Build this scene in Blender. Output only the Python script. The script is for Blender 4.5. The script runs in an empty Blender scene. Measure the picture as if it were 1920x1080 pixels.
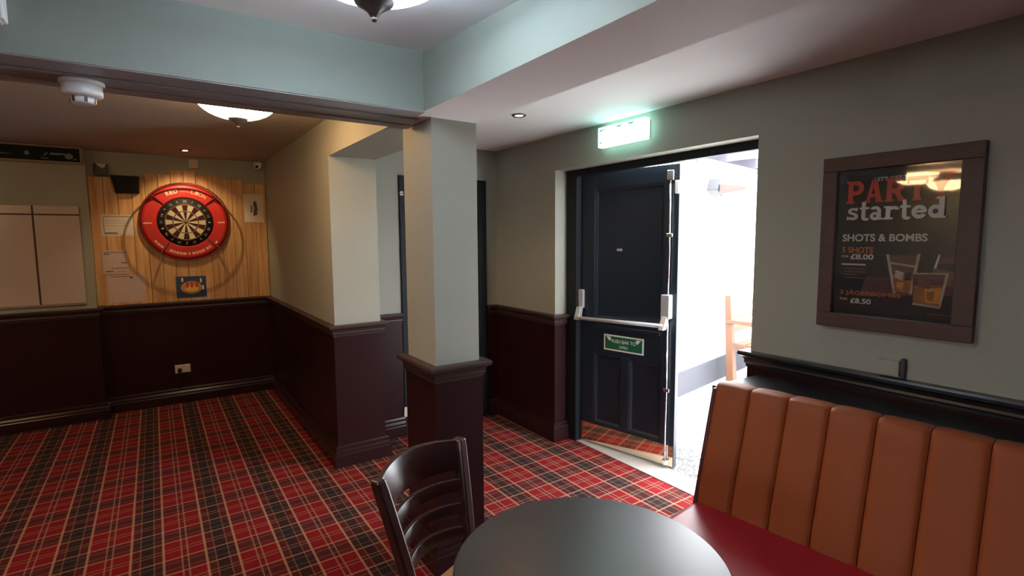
import bpy, math, random
from mathutils import Matrix, Vector
random.seed(7)
PI = math.pi
scene = bpy.context.scene
col = scene.collection

# ------------------------------------------------------------------ camera
cam_d = bpy.data.cameras.new('camera'); cam = bpy.data.objects.new('camera', cam_d); col.objects.link(cam)
cam_d.sensor_width = 36.0; cam_d.lens = 978.33 / 1920 * 36.0; cam_d.clip_start = 0.02
r_, u_, f_ = Vector((0.8246, -0.5657, -0.0068)), Vector((0.0593, 0.0744, 0.9955)), Vector((0.5626, 0.8213, -0.0948))
m = Matrix.Identity(4)
for i in range(3):
    m[i][0], m[i][1], m[i][2] = r_[i], u_[i], -f_[i]
m.translation = (0, 0, 1.47)
cam.matrix_world = m
scene.camera = cam

# ------------------------------------------------------------------ world, exposure
world = bpy.data.worlds.new('sky'); scene.world = world; world.use_nodes = True
bg = world.node_tree.nodes['Background']
bg.inputs['Color'].default_value = (0.93, 0.96, 1.0, 1); bg.inputs['Strength'].default_value = 12.0
vs = scene.view_settings
vs.view_transform = 'Standard'; vs.look = 'None'; vs.exposure = 0.45; vs.gamma = 1.0; vs.use_curve_mapping = False
sun_d = bpy.data.lights.new('sun', 'SUN'); sun_d.energy = 0.6; sun_d.angle = 0.2; sun_d.color = (1, 0.97, 0.93)
sun = bpy.data.objects.new('sun', sun_d); col.objects.link(sun); sun.rotation_euler = (math.radians(38), 0, math.radians(20)); sun.location = (5, 0, 6)

LAMP_COOL = ((0.78, 0.91, 1.0), 15.0)
LAMP_WARM = ((1.0, 0.66, 0.33), 20.0)

# ------------------------------------------------------------------ materials
M = {}
def _mat(name):
    mt = bpy.data.materials.new(name); mt.use_nodes = True; M[name] = mt
    nt = mt.node_tree; return mt, nt, nt.nodes['Principled BSDF']
def mat(name, c, rough=0.5, metal=0.0, spec=0.5, var=0.0, scale=20.0, bump=0.0, bscale=None, coat=0.0, stretch=None):
    mt, nt, b = _mat(name)
    b.inputs['Base Color'].default_value = (*c, 1); b.inputs['Roughness'].default_value = rough
    b.inputs['Metallic'].default_value = metal; b.inputs['Specular IOR Level'].default_value = spec
    b.inputs['Coat Weight'].default_value = coat
    if var or bump:
        tc = nt.nodes.new('ShaderNodeTexCoord'); src = tc.outputs['Object']
        if stretch:
            mp = nt.nodes.new('ShaderNodeMapping'); mp.inputs['Scale'].default_value = stretch
            nt.links.new(src, mp.inputs['Vector']); src = mp.outputs['Vector']
        nz = nt.nodes.new('ShaderNodeTexNoise'); nz.inputs['Scale'].default_value = scale; nz.inputs['Detail'].default_value = 4
        nt.links.new(src, nz.inputs['Vector'])
    if var:
        mx = nt.nodes.new('ShaderNodeMix'); mx.data_type = 'RGBA'
        mx.inputs[6].default_value = (*[max(0, v * (1 - var)) for v in c], 1); mx.inputs[7].default_value = (*[min(1, v * (1 + var)) for v in c], 1)
        nt.links.new(nz.outputs['Fac'], mx.inputs[0]); nt.links.new(mx.outputs[2], b.inputs['Base Color'])
    if bump:
        n2 = nz
        if bscale:
            n2 = nt.nodes.new('ShaderNodeTexNoise'); n2.inputs['Scale'].default_value = bscale; n2.inputs['Detail'].default_value = 3
            nt.links.new(src, n2.inputs['Vector'])
        bp = nt.nodes.new('ShaderNodeBump'); bp.inputs['Strength'].default_value = bump; bp.inputs['Distance'].default_value = 0.01
        nt.links.new(n2.outputs['Fac'], bp.inputs['Height']); nt.links.new(bp.outputs['Normal'], b.inputs['Normal'])
    return mt
def emis(name, c, s):
    mt, nt, b = _mat(name)
    b.inputs['Base Color'].default_value = (*c, 1); b.inputs['Emission Color'].default_value = (*c, 1); b.inputs['Emission Strength'].default_value = s
    b.inputs['Roughness'].default_value = 0.4
    return mt

mat('wall_paint', (0.335, 0.335, 0.285), 0.62, var=0.04, scale=3, bump=0.08, bscale=160)
mat('beam_paint', (0.265, 0.297, 0.262), 0.6, var=0.03, scale=3, bump=0.06, bscale=160)
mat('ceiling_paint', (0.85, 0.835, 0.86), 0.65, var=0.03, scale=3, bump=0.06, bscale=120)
mat('ceiling_paint_dimmed', (0.50, 0.47, 0.43), 0.65, var=0.03, scale=3, bump=0.06, bscale=120)  # ceiling paint with the dimness over the darts area put into its colour
mat('dado_paint', (0.025, 0.0070, 0.0085), 0.36, spec=0.18, var=0.15, scale=4, bump=0.05, bscale=60)
mat('rail_paint', (0.048, 0.027, 0.026), 0.38, spec=0.35, var=0.12, scale=8)
mat('skirt_paint', (0.026, 0.010, 0.011), 0.22, spec=0.35, var=0.12, scale=8)
mat('soffit_trim', (0.28, 0.28, 0.30), 0.42, var=0.12, scale=6)
mat('black_wood', (0.016, 0.014, 0.018), 0.28, var=0.3, scale=9, stretch=(1, 8, 8))
mat('door_paint', (0.010, 0.018, 0.030), 0.32, var=0.12, scale=6, bump=0.04, bscale=40)
mat('frame_paint', (0.007, 0.011, 0.015), 0.55, spec=0.25)
mat('brass_plate', (0.85, 0.70, 0.52), 0.10, 1.0)
mat('silver_paint', (0.50, 0.50, 0.52), 0.35, 0.35)
mat('chrome', (0.75, 0.75, 0.77), 0.18, 1.0)
mat('white_plastic', (0.78, 0.77, 0.78), 0.35)
mat('cream_plastic', (0.62, 0.54, 0.42), 0.45)
mat('black_plastic', (0.010, 0.009, 0.011), 0.6, spec=0.25)
mat('dark_grey', (0.05, 0.05, 0.055), 0.5)
mat('green_sign', (0.01, 0.105, 0.055), 0.35)
mat('sign_white', (0.72, 0.75, 0.70), 0.4)
mat('paper', (0.66, 0.58, 0.50), 0.8, var=0.05, scale=8)
mat('paper_pink', (0.58, 0.43, 0.40), 0.8, var=0.05, scale=8)
mat('paper_print', (0.16, 0.12, 0.10), 0.8)
mat('card_blue', (0.025, 0.06, 0.14), 0.5)
mat('card_orange', (0.62, 0.24, 0.05), 0.5)
mat('card_yellow', (0.75, 0.52, 0.12), 0.5)
mat('card_red', (0.5, 0.05, 0.03), 0.5)
mat('card_white', (0.7, 0.7, 0.68), 0.5)
mat('board_white', (0.56, 0.46, 0.41), 0.22, var=0.05, scale=4)
mat('divider_red', (0.070, 0.012, 0.010), 0.5)
mat('sign_frame', (0.26, 0.19, 0.13), 0.5)
mat('sign_black', (0.005, 0.006, 0.005), 0.6, spec=0.2)
mat('sign_green_white', (0.15, 0.18, 0.15), 0.5)
mat('surround_red', (0.52, 0.016, 0.012), 0.42, var=0.08, scale=6)
mat('surround_dark', (0.13, 0.008, 0.008), 0.5)
mat('surround_print', (0.80, 0.42, 0.28), 0.5)
mat('surround_print_pale', (0.85, 0.72, 0.55), 0.5)
mat('sisal_cream', (0.62, 0.50, 0.32), 0.85)
mat('sisal_dark', (0.030, 0.006, 0.008), 0.85)
mat('sisal_red', (0.30, 0.03, 0.02), 0.85)
mat('sisal_green', (0.02, 0.10, 0.05), 0.85)
mat('number_ring', (0.010, 0.011, 0.010), 0.6)
mat('wire', (0.45, 0.43, 0.40), 0.35, 1.0)
mat('chair_wood', (0.035, 0.011, 0.011), 0.27, var=0.25, scale=10, stretch=(6, 6, 1))
mat('seat_wood', (0.42, 0.22, 0.11), 0.35, var=0.12, scale=10, stretch=(2, 10, 2))
mat('table_top', (0.038, 0.029, 0.028), 0.30, spec=0.75, var=0.28, scale=5)
mat('table_edge', (0.05, 0.036, 0.032), 0.3)
mat('iron', (0.012, 0.012, 0.013), 0.5)
mat('orange_vinyl', (0.30, 0.072, 0.020), 0.55, spec=0.3, var=0.08, scale=7, bump=0.10, bscale=420)
mat('red_vinyl', (0.33, 0.010, 0.022), 0.34, var=0.06, scale=6, bump=0.05, bscale=300)
mat('maroon_vinyl', (0.075, 0.008, 0.014), 0.45)
mat('poster_frame', (0.075, 0.034, 0.026), 0.5, var=0.28, scale=14, stretch=(1.2, 8, 8))
mat('poster_print', (0.0075, 0.0085, 0.015), 0.6)
mat('print_red', (0.50, 0.045, 0.030), 0.6)
mat('print_white', (0.50, 0.47, 0.44), 0.6)
mat('print_orange', (0.40, 0.115, 0.030), 0.6)
mat('print_brown', (0.095, 0.036, 0.034), 0.6, var=0.4, scale=20)
mat('print_pink', (0.16, 0.06, 0.055), 0.6, var=0.3, scale=30)
mat('print_amber', (0.26, 0.10, 0.020), 0.6, var=0.5, scale=40)
mat('print_gold', (0.50, 0.20, 0.025), 0.6, var=0.4, scale=60)
mat('print_glass', (0.34, 0.27, 0.22), 0.6, var=0.6, scale=45)
mat('print_dark', (0.025, 0.013, 0.012), 0.6)
mat('finial_metal', (0.14, 0.14, 0.15), 0.4, 0.6)
mat('concrete', (0.62, 0.60, 0.56), 0.8, var=0.1, scale=5)
mat('threshold', (0.40, 0.37, 0.34), 0.5, var=0.15, scale=14)
mat('render_white', (0.86, 0.86, 0.84), 0.8, var=0.03, scale=3)
mat('plinth_grey', (0.045, 0.047, 0.060), 0.8, var=0.1, scale=4)
mat('teak', (0.135, 0.058, 0.030), 0.6, var=0.18, scale=6, stretch=(8, 8, 1))
mat('roof_timber', (0.12, 0.115, 0.15), 0.7, var=0.1, scale=5)
mat('roof_sheet', (0.75, 0.74, 0.80), 0.6)
mat('heater_red', (0.16, 0.065, 0.06), 0.5)
mat('heater_grey', (0.028, 0.031, 0.036), 0.4)
emis('lamp_cool', *LAMP_COOL); emis('lamp_warm', *LAMP_WARM)
emis('spot_warm', (1.0, 0.78, 0.5), 30.0)
emis('exit_lit', (0.52, 1.0, 0.87), 3.4)
emis('exit_green', (0.10, 0.50, 0.42), 0.6)
emis('exit_faint', (0.72, 0.84, 0.80), 1.05)

# picture glass: clear pane whose only visible effect is its reflection
mt, nt, b = _mat('picture_glass'); nt.nodes.remove(b)
tr = nt.nodes.new('ShaderNodeBsdfTransparent'); gl = nt.nodes.new('ShaderNodeBsdfGlossy'); gl.inputs['Roughness'].default_value = 0.03
fr = nt.nodes.new('ShaderNodeFresnel'); fr.inputs['IOR'].default_value = 1.5; mx = nt.nodes.new('ShaderNodeMixShader')
nt.links.new(fr.outputs[0], mx.inputs[0]); nt.links.new(tr.outputs[0], mx.inputs[1]); nt.links.new(gl.outputs[0], mx.inputs[2])
nt.links.new(mx.outputs[0], nt.nodes['Material Output'].inputs['Surface'])

# tartan carpet
def tartan():
    mt, nt, b = _mat('tartan_carpet'); N = nt.nodes.new; L = nt.links.new
    geo = N('ShaderNodeNewGeometry'); sep = N('ShaderNodeSeparateXYZ'); L(geo.outputs['Position'], sep.inputs[0])
    per = 0.2925
    def ramp(axis, phase, ls):
        a = N('ShaderNodeMath'); a.operation = 'MULTIPLY_ADD'; a.inputs[1].default_value = 1 / per; a.inputs[2].default_value = 0.5 - phase / per + 200
        L(sep.outputs[axis], a.inputs[0])
        fr = N('ShaderNodeMath'); fr.operation = 'FRACT'; L(a.outputs[0], fr.inputs[0])
        r = N('ShaderNodeValToRGB'); cr = r.color_ramp; cr.interpolation = 'CONSTANT'
        # (position, dark, light): dark stripe centred on 0.5, mirrored
        half = [(0.0, 0.30, 0.0), (0.030, 0.10, 0.46 * ls), (0.052, 0.0, 0.0), (0.268, 0.1, 0.72 * ls), (0.302, 0.68, 0.0), (0.400, 0.62, 0.25 * ls), (0.418, 1.0, 0.0)]
        st = list(half)
        ends = [h[0] for h in half[1:]] + [0.5]
        for (p, d, l), e in reversed(list(zip(half, ends))):
            st.append((1 - e, d, l))
        st = [s for s in st if True]
        st2 = []
        for s in st:
            if st2 and abs(st2[-1][1] - s[1]) < 1e-6 and abs(st2[-1][2] - s[2]) < 1e-6: continue
            st2.append(s)
        while len(cr.elements) > 1: cr.elements.remove(cr.elements[-1])
        for i, (p, d, l) in enumerate(st2):
            e = cr.elements[0] if i == 0 else cr.elements.new(p)
            e.position = p; e.color = (d, l, 0, 1)
        L(fr.outputs[0], r.inputs[0]); s = N('ShaderNodeSeparateColor'); L(r.outputs[0], s.inputs[0]); return s
    sx = ramp('X', 2.232, 0.85); sy = ramp('Y', 1.84, 0.6)
    def mix(f, c1, c2, blend='MIX', fac=1.0):
        m_ = N('ShaderNodeMix'); m_.data_type = 'RGBA'; m_.blend_type = blend
        if f is None: m_.inputs[0].default_value = fac
        else:
            k = N('ShaderNodeMath'); k.operation = 'MULTIPLY'; k.inputs[1].default_value = fac; L(f, k.inputs[0]); L(k.outputs[0], m_.inputs[0])
        for s, c in ((6, c1), (7, c2)):
            if isinstance(c, tuple): m_.inputs[s].default_value = (*c, 1)
            else: L(c, m_.inputs[s])
        return m_.outputs[2]
    nz = N('ShaderNodeTexNoise'); nz.inputs['Scale'].default_value = 350; nz.inputs['Detail'].default_value = 2; L(geo.outputs['Position'], nz.inputs['Vector'])
    red = mix(nz.outputs['Fac'], (0.15, 0.006, 0.009), (0.215, 0.012, 0.014))
    c = mix(sx.outputs[0], red, (0.018, 0.014, 0.013), fac=0.90)
    c = mix(sy.outputs[0], c, (0.016, 0.018, 0.018), fac=0.66)
    c = mix(sy.outputs[1], c, (0.44, 0.29, 0.21))
    c = mix(sx.outputs[1], c, (0.42, 0.245, 0.15))
    L(c, b.inputs['Base Color']); b.inputs['Roughness'].default_value = 0.95; b.inputs['Specular IOR Level'].default_value = 0.1
    bp = N('ShaderNodeBump'); bp.inputs['Strength'].default_value = 0.25; bp.inputs['Distance'].default_value = 0.004
    L(nz.outputs['Fac'], bp.inputs['Height']); L(bp.outputs[0], b.inputs['Normal'])
tartan()
# pine planks (grain along local Z, each plank its own tone)
def pine():
    mt, nt, b = _mat('pine'); N = nt.nodes.new; L = nt.links.new
    tc = N('ShaderNodeTexCoord'); oi = N('ShaderNodeObjectInfo')
    add = N('ShaderNodeVectorMath'); add.operation = 'ADD'; cmb = N('ShaderNodeCombineXYZ')
    k = N('ShaderNodeMath'); k.operation = 'MULTIPLY'; k.inputs[1].default_value = 37.0; L(oi.outputs['Random'], k.inputs[0])
    for i in range(3): L(k.outputs[0], cmb.inputs[i])
    L(tc.outputs['Object'], add.inputs[0]); L(cmb.outputs[0], add.inputs[1])
    mp = N('ShaderNodeMapping'); mp.inputs['Scale'].default_value = (26, 26, 1.6); L(add.outputs[0], mp.inputs['Vector'])
    nz = N('ShaderNodeTexNoise'); nz.inputs['Scale'].default_value = 1.6; nz.inputs['Detail'].default_value = 5; L(mp.outputs[0], nz.inputs['Vector'])
    r = N('ShaderNodeValToRGB'); r.color_ramp.elements[0].position = 0.3; r.color_ramp.elements[1].position = 0.72
    r.color_ramp.elements[0].color = (0.50, 0.24, 0.088, 1); r.color_ramp.elements[1].color = (0.76, 0.46, 0.21, 1)
    L(nz.outputs['Fac'], r.inputs[0])
    vo = N('ShaderNodeTexVoronoi'); vo.inputs['Scale'].default_value = 3.4; vo.inputs['Randomness'].default_value = 1.0
    mp2 = N('ShaderNodeMapping'); mp2.inputs['Scale'].default_value = (1.1, 0.01, 0.8); L(add.outputs[0], mp2.inputs['Vector']); L(mp2.outputs[0], vo.inputs['Vector'])
    kr = N('ShaderNodeValToRGB'); kr.color_ramp.elements[0].position = 0.028; kr.color_ramp.elements[0].color = (1, 1, 1, 1); kr.color_ramp.elements[1].position = 0.060; kr.color_ramp.elements[1].color = (0, 0, 0, 1)
    L(vo.outputs['Distance'], kr.inputs[0])
    mx = N('ShaderNodeMix'); mx.data_type = 'RGBA'; L(kr.outputs[0], mx.inputs[0]); L(r.outputs[0], mx.inputs[6]); mx.inputs[7].default_value = (0.16, 0.045, 0.015, 1)
    hv = N('ShaderNodeHueSaturation'); vr = N('ShaderNodeMapRange'); vr.inputs['To Min'].default_value = 0.84; vr.inputs['To Max'].default_value = 1.12
    L(oi.outputs['Random'], vr.inputs['Value']); L(vr.outputs[0], hv.inputs['Value']); L(mx.outputs[2], hv.inputs['Color'])
    L(hv.outputs[0], b.inputs['Base Color']); b.inputs['Roughness'].default_value = 0.5
pine()
# ribbed rubber mat
def rubber():
    mt, nt, b = _mat('rubber_mat'); N = nt.nodes.new; L = nt.links.new
    tc = N('ShaderNodeTexCoord'); vo = N('ShaderNodeTexVoronoi'); vo.inputs['Scale'].default_value = 34; vo.feature = 'DISTANCE_TO_EDGE'; L(tc.outputs['Object'], vo.inputs['Vector'])
    r = N('ShaderNodeValToRGB'); r.color_ramp.elements[0].position = 0.12; r.color_ramp.elements[0].color = (0.05, 0.05, 0.05, 1); r.color_ramp.elements[1].position = 0.2; r.color_ramp.elements[1].color = (0.55, 0.54, 0.5, 1)
    L(vo.outputs['Distance'], r.inputs[0]); L(r.outputs[0], b.inputs['Base Color']); b.inputs['Roughness'].default_value = 0.8
rubber()

# ------------------------------------------------------------------ mesh helpers
class MB:
    def __init__(s): s.v = []; s.f = []; s.mi = []; s.cur = 0; s.sm = []
    def mat(s, i): s.cur = i; return s
    def face(s, idx, smooth=False): s.f.append(idx); s.mi.append(s.cur); s.sm.append(smooth)
    def box(s, x0, x1, y0, y1, z0, z1):
        b = len(s.v)
        s.v += [(x0, y0, z0), (x1, y0, z0), (x1, y1, z0), (x0, y1, z0), (x0, y0, z1), (x1, y0, z1), (x1, y1, z1), (x0, y1, z1)]
        for q in ((0, 3, 2, 1), (4, 5, 6, 7), (0, 1, 5, 4), (1, 2, 6, 5), (2, 3, 7, 6), (3, 0, 4, 7)): s.face([b + i for i in q])
        return s
    def hexa(s, p):
        b = len(s.v); s.v += [tuple(q) for q in p]
        for q in ((0, 3, 2, 1), (4, 5, 6, 7), (0, 1, 5, 4), (1, 2, 6, 5), (2, 3, 7, 6), (3, 0, 4, 7)): s.face([b + i for i in q])
        return s
    def prism(s, pts, z0, z1):
        n = len(pts); b = len(s.v)
        s.v += [(x, y, z0) for x, y in pts] + [(x, y, z1) for x, y in pts]
        s.face([b + i for i in reversed(range(n))]); s.face([b + n + i for i in range(n)])
        for i in range(n): s.face([b + i, b + (i + 1) % n, b + n + (i + 1) % n, b + n + i])
        return s
    def lathe(s, prof, c=(0, 0, 0), n=32, smooth=True, cap=True):
        b = len(s.v)
        for r, z in prof:
            for k in range(n):
                a = 2 * PI * k / n; s.v.append((c[0] + r * math.cos(a), c[1] + r * math.sin(a), c[2] + z))
        for j in range(len(prof) - 1):
            for k in range(n): s.face([b + j * n + k, b + j * n + (k + 1) % n, b + (j + 1) * n + (k + 1) % n, b + (j + 1) * n + k], smooth)
        if prof[0][0] > 1e-4: s.face([b + k for k in reversed(range(n))])
        if cap and prof[-1][0] > 1e-4: s.face([b + (len(prof) - 1) * n + k for k in range(n)])
        return s
    def tube(s, path, r, n=10, closed=False, smooth=True):
        P = [Vector(p) for p in path]; N_ = len(P); b = len(s.v); up = None
        for i, p in enumerate(P):
            if closed: t = P[(i + 1) % N_] - P[i - 1]
            else: t = P[min(i + 1, N_ - 1)] - P[max(i - 1, 0)]
            t.normalize()
            a = Vector((0, 0, 1)) if abs(t.z) < 0.9 else Vector((1, 0, 0))
            if up is not None: a = up
            x = t.cross(a); x.normalize(); y = x.cross(t); y.normalize(); up = y
            rr = r[i] if isinstance(r, (list, tuple)) else r
            for k in range(n):
                q = p + x * (rr * math.cos(2 * PI * k / n)) + y * (rr * math.sin(2 * PI * k / n)); s.v.append(tuple(q))
        for i in range(N_ if closed else N_ - 1):
            j = (i + 1) % N_
            for k in range(n): s.face([b + i * n + k, b + i * n + (k + 1) % n, b + j * n + (k + 1) % n, b + j * n + k], smooth)
        if not closed:
            s.face([b + k for k in reversed(range(n))]); s.face([b + (N_ - 1) * n + k for k in range(n)])
        return s
    def sweep(s, prof, path, closed=False):
        """prof: (offset to the left of the path, z) loop; path: XY points"""
        n = len(path); b = len(s.v); k = len(prof)
        for i in range(n):
            p = Vector(path[i]).to_2d()
            a = Vector(path[i - 1]).to_2d() if (i > 0 or closed) else None
            c = Vector(path[(i + 1) % n]).to_2d() if (i < n - 1 or closed) else None
            nl = []
            if a is not None: d = (p - a).normalized(); nl.append(Vector((-d.y, d.x)))
            if c is not None: d = (c - p).normalized(); nl.append(Vector((-d.y, d.x)))
            if len(nl) == 2:
                h = (nl[0] + nl[1]).normalized(); h = h / max(0.2, h.dot(nl[0]))
            else: h = nl[0]
            for o, z in prof: s.v.append((p.x + h.x * o, p.y + h.y * o, z))
        for i in range(n if closed else n - 1):
            j = (i + 1) % n
            for q in range(k): s.face([b + i * k + q, b + j * k + q, b + j * k + (q + 1) % k, b + i * k + (q + 1) % k])
        if not closed:
            s.face([b + q for q in range(k)]); s.face([b + (n - 1) * k + q for q in reversed(range(k))])
        return s
    def build(s, name, mats, parent=None, bevel=0.0, seg=2):
        me = bpy.data.meshes.new(name); me.from_pydata(s.v, [], s.f)
        if not isinstance(mats, (list, tuple)): mats = [mats]
        for q in mats: me.materials.append(M[q])
        for p, i, sm in zip(me.polygons, s.mi, s.sm): p.material_index = i; p.use_smooth = sm
        import bmesh
        bm = bmesh.new(); bm.from_mesh(me); bmesh.ops.recalc_face_normals(bm, faces=bm.faces); bm.to_mesh(me); bm.free()
        o = bpy.data.objects.new(name, me); col.objects.link(o)
        if parent: o.parent = parent
        if bevel:
            bv = o.modifiers.new('bevel', 'BEVEL'); bv.width = bevel; bv.segments = seg; bv.limit_method = 'ANGLE'; bv.angle_limit = math.radians(40)
        return o
def tag(o, label=None, cat=None, group=None, kind=None):
    if label: o['label'] = label
    if cat: o['category'] = cat
    if group: o['group'] = group
    if kind: o['kind'] = kind
    return o
def empty(name, loc=(0, 0, 0), rot=(0, 0, 0), label=None, cat=None, group=None, kind=None):
    o = bpy.data.objects.new(name, None); col.objects.link(o); o.location = loc; o.rotation_euler = rot; o.empty_display_size = 0.05
    return tag(o, label, cat, group, kind)
def text(name, body, mt, parent, x, y, z, size, width=None, height=None, bold=0.0, align='LEFT', rotz=0.0, thick=0.0004, shear=0.0):
    cu = bpy.data.curves.new(name, 'FONT'); cu.body = body; cu.size = 1.0; cu.offset = bold; cu.shear = shear; cu.align_x = align
    tmp = bpy.data.objects.new(name + '_tmp', cu); col.objects.link(tmp)
    dg = bpy.context.evaluated_depsgraph_get(); dg.update()
    me = bpy.data.meshes.new_from_object(tmp.evaluated_get(dg)); bpy.data.objects.remove(tmp); bpy.data.curves.remove(cu)
    xs = [v.co.x for v in me.vertices]; ys = [v.co.y for v in me.vertices]
    x0, x1, y0, y1 = min(xs), max(xs), min(ys), max(ys)
    sx = sy = size
    if width: sx = width / (x1 - x0)
    if height: sy = height / (y1 - y0)
    for v in me.vertices:
        if width: v.co.x = (v.co.x - x0) * sx
        else: v.co.x *= sx
        if height: v.co.y = (v.co.y - y0) * sy
        else: v.co.y *= sy
    me.name = name; me.materials.clear(); me.materials.append(M[mt])
    o = bpy.data.objects.new(name, me); col.objects.link(o); o.parent = parent; o.location = (x, y, z); o.rotation_euler = (0, 0, rotz)
    return o
WR = (PI / 2, 0, -PI / 2)      # frame of things on the right wall: local x towards -Y, y up, z into the room
WB = (PI / 2, 0, 0)            # frame of things on the dart wall: local x towards +X, y up, z into the room

# ------------------------------------------------------------------ room shell
XW, YR, YD, YS = 2.34, 3.63, 5.55, 5.42
XL, YF = -3.4, -2.6
XB, YB, XB2, YB2, ZS = 0.907, 1.926, 1.186, 2.215, 1.967
PX0, PX1, PY0, PY1 = 0.971, 1.186, 1.998, 2.290
QX0, QX1, QY = 0.925, 1.225, 3.351
OY0, OY1, OZ = 1.388, 2.874, 1.938
DADO, TOP = 0.925, 2.45
T = 0.17

fl = MB().box(XL, XW, YF, YD + .02, -0.06, 0.0)
fl.box(XW, 2.455, OY0, OY1, -0.06, 0.0)
tag(fl.build('floor', 'tartan_carpet'), 'red tartan carpet with dark and tan lines covering the floor', 'floor', kind='structure')

w = MB().box(XW, XW + T, YF, OY0, 0, TOP).box(XW, XW + T, OY1, YR + .15, 0, TOP).box(XW, XW + T, OY0, OY1, OZ, TOP)
wall_r = tag(w.build('wall_right', 'wall_paint'), 'sage grey wall with the open door and the framed poster', 'wall', kind='structure')
w = MB().box(QX1, 1.528, YR, YR + .15, 0, TOP).box(2.195, XW, YR, YR + .15, 0, TOP).box(1.528, 2.195, YR, YR + .15, 1.896, TOP)
wall_c = tag(w.build('wall_corridor', 'wall_paint'), 'grey corridor wall behind the square pillar', 'wall', kind='structure')
wall_p = tag(MB().box(QX0, QX1, QY, YD + .15, 0, TOP).build('wall_partition', 'wall_paint'), 'thick beige partition wall beside the darts area', 'wall', kind='structure')
wall_b = tag(MB().box(-0.41, QX0, YD, YD + .15, 0, TOP).build('wall_back', 'wall_paint'), 'wall behind the dartboard', 'wall', kind='structure')
wall_s = tag(MB().box(XL, -0.41, YS, YD + .15, 0, TOP).build('wall_scoreboard', 'wall_paint'), 'slightly projecting wall carrying the white scoreboard', 'wall', kind='structure')
WY0, WY1, WZ0, WZ1 = -1.2, 0.2, 1.10, 1.78
w = MB().box(XL - .15, XL, YF - .15, WY0, 0, TOP).box(XL - .15, XL, WY1, YD + .15, 0, TOP).box(XL - .15, XL, WY0, WY1, 0, WZ0).box(XL - .15, XL, WY0, WY1, WZ1, TOP)
wall_l = tag(w.build('wall_left', 'wall_paint'), 'side wall with the window, out of view', 'wall', kind='structure')
wn = empty('window_1', (XL - .10, WY0, WZ0), label='white framed window in the side wall, out of view', cat='window', kind='structure')
ww, wh = WY1 - WY0, WZ1 - WZ0
MB().box(0, .06, 0, .06, 0, wh).box(0, .06, ww - .06, ww, 0, wh).box(0, .06, .06, ww - .06, 0, .06).box(0, .06, .06, ww - .06, wh - .06, wh).build('window_frame', 'white_plastic', wn)
for i in range(3):
    y0 = .06 + i * (ww - .12) / 3; y1 = y0 + (ww - .12) / 3
    if i: MB().box(.005, .055, y0 - .03, y0 + .03, .06, wh - .06).build('mullion', 'white_plastic', wn)
    MB().box(.025, .031, y0 + (.03 if i else 0), y1 - (.03 if i < 2 else 0), .06, wh - .06).build('pane', 'picture_glass', wn)
MB().box(.06, .20, -.03, ww + .03, -.03, 0).build('window_sill', 'white_plastic', wn)
tag(MB().box(-14, XL - .16, -12, 12, -0.1, -0.02).build('ground_street', 'concrete'), 'pavement outside the side window, out of view', 'ground', kind='structure')
wall_f = tag(MB().box(XL, XW + T, YF - .15, YF, 0, TOP).build('wall_front', 'wall_paint'), 'wall behind the viewer', 'wall', kind='structure')

# ceilings
c = MB()
ys = [(YF, 2.125), (0.9, 2.125), (YB, 2.19), (YB2, 2.195)]
for (ya, za), (yb, zb) in zip(ys, ys[1:]):
    c.hexa([(XL, ya, za), (XB, ya, za), (XB, yb, zb), (XL, yb, zb), (XL, ya, TOP), (XB, ya, TOP), (XB, yb, TOP), (XL, yb, TOP)])
tag(c.build('ceiling', 'ceiling_paint'), 'pale ceiling around the cool glass bowl light', 'ceiling', kind='structure')
tag(MB().box(XL, QX0, YB2, YD, 2.209, TOP).build('ceiling_darts', 'ceiling_paint_dimmed'), 'ceiling over the darts area with the warm bowl light', 'ceiling', kind='structure')
tag(MB().box(XB2, XW, YF, YR, 2.172, TOP).build('ceiling_corridor', 'ceiling_paint'), 'pinkish white ceiling strip along the door wall', 'ceiling', kind='structure')
tag(MB().box(XL - .2, XW + T, YF - .2, YD + .2, TOP, TOP + .1).build('roof_slab', 'concrete'), 'slab above the ceilings', 'roof', kind='structure')
# beams
def beam(x0, x1, y0, y1, z0, m_side, label):
    b = MB().box(x0, x1, y0, y1, z0, TOP); b.mi[0] = 1
    return tag(b.build('ceiling_beam', [m_side, 'ceiling_paint' if m_side == 'beam_paint' else m_side]), label, 'beam', kind='structure')
beam(XB, XB2, YF, YB, ZS, 'beam_paint', 'pale green boxed beam running towards the viewer from the pillar')
beam(-1.0, XB2, YB, YB2, ZS, 'beam_paint', 'pale green boxed beam over the opening to the darts area')
hd = empty('trim_1', (0, 0, 0), kind='structure'); tag(hd, 'dark moulded timber lining under the green beam', 'trim')
MB().box(-1.0, PX0 - .06, YB + .006, YB2 - .003, ZS - .004, ZS).build('lining_board', 'soffit_trim', hd)
MB().box(-1.0, PX0 - .03, YB + .115, YB2 - .004, ZS - .009, ZS - .004).build('moulding', 'soffit_trim', hd, 0.002)
MB().box(-1.0, PX0 - .01, YB + .215, YB2 - .006, ZS - .013, ZS - .009).build('moulding', 'soffit_trim', hd, 0.002)
beam(QX0, QX1, YB2, QY, 1.985, 'wall_paint', 'beige beam from the partition wall to the pillar')

# pillar
pil = tag(MB().box(PX0, PX1, PY0, PY1, 0, ZS).build('pillar', 'wall_paint'), 'square beige pillar with a dark maroon base panel', 'pillar', kind='structure')
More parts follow.
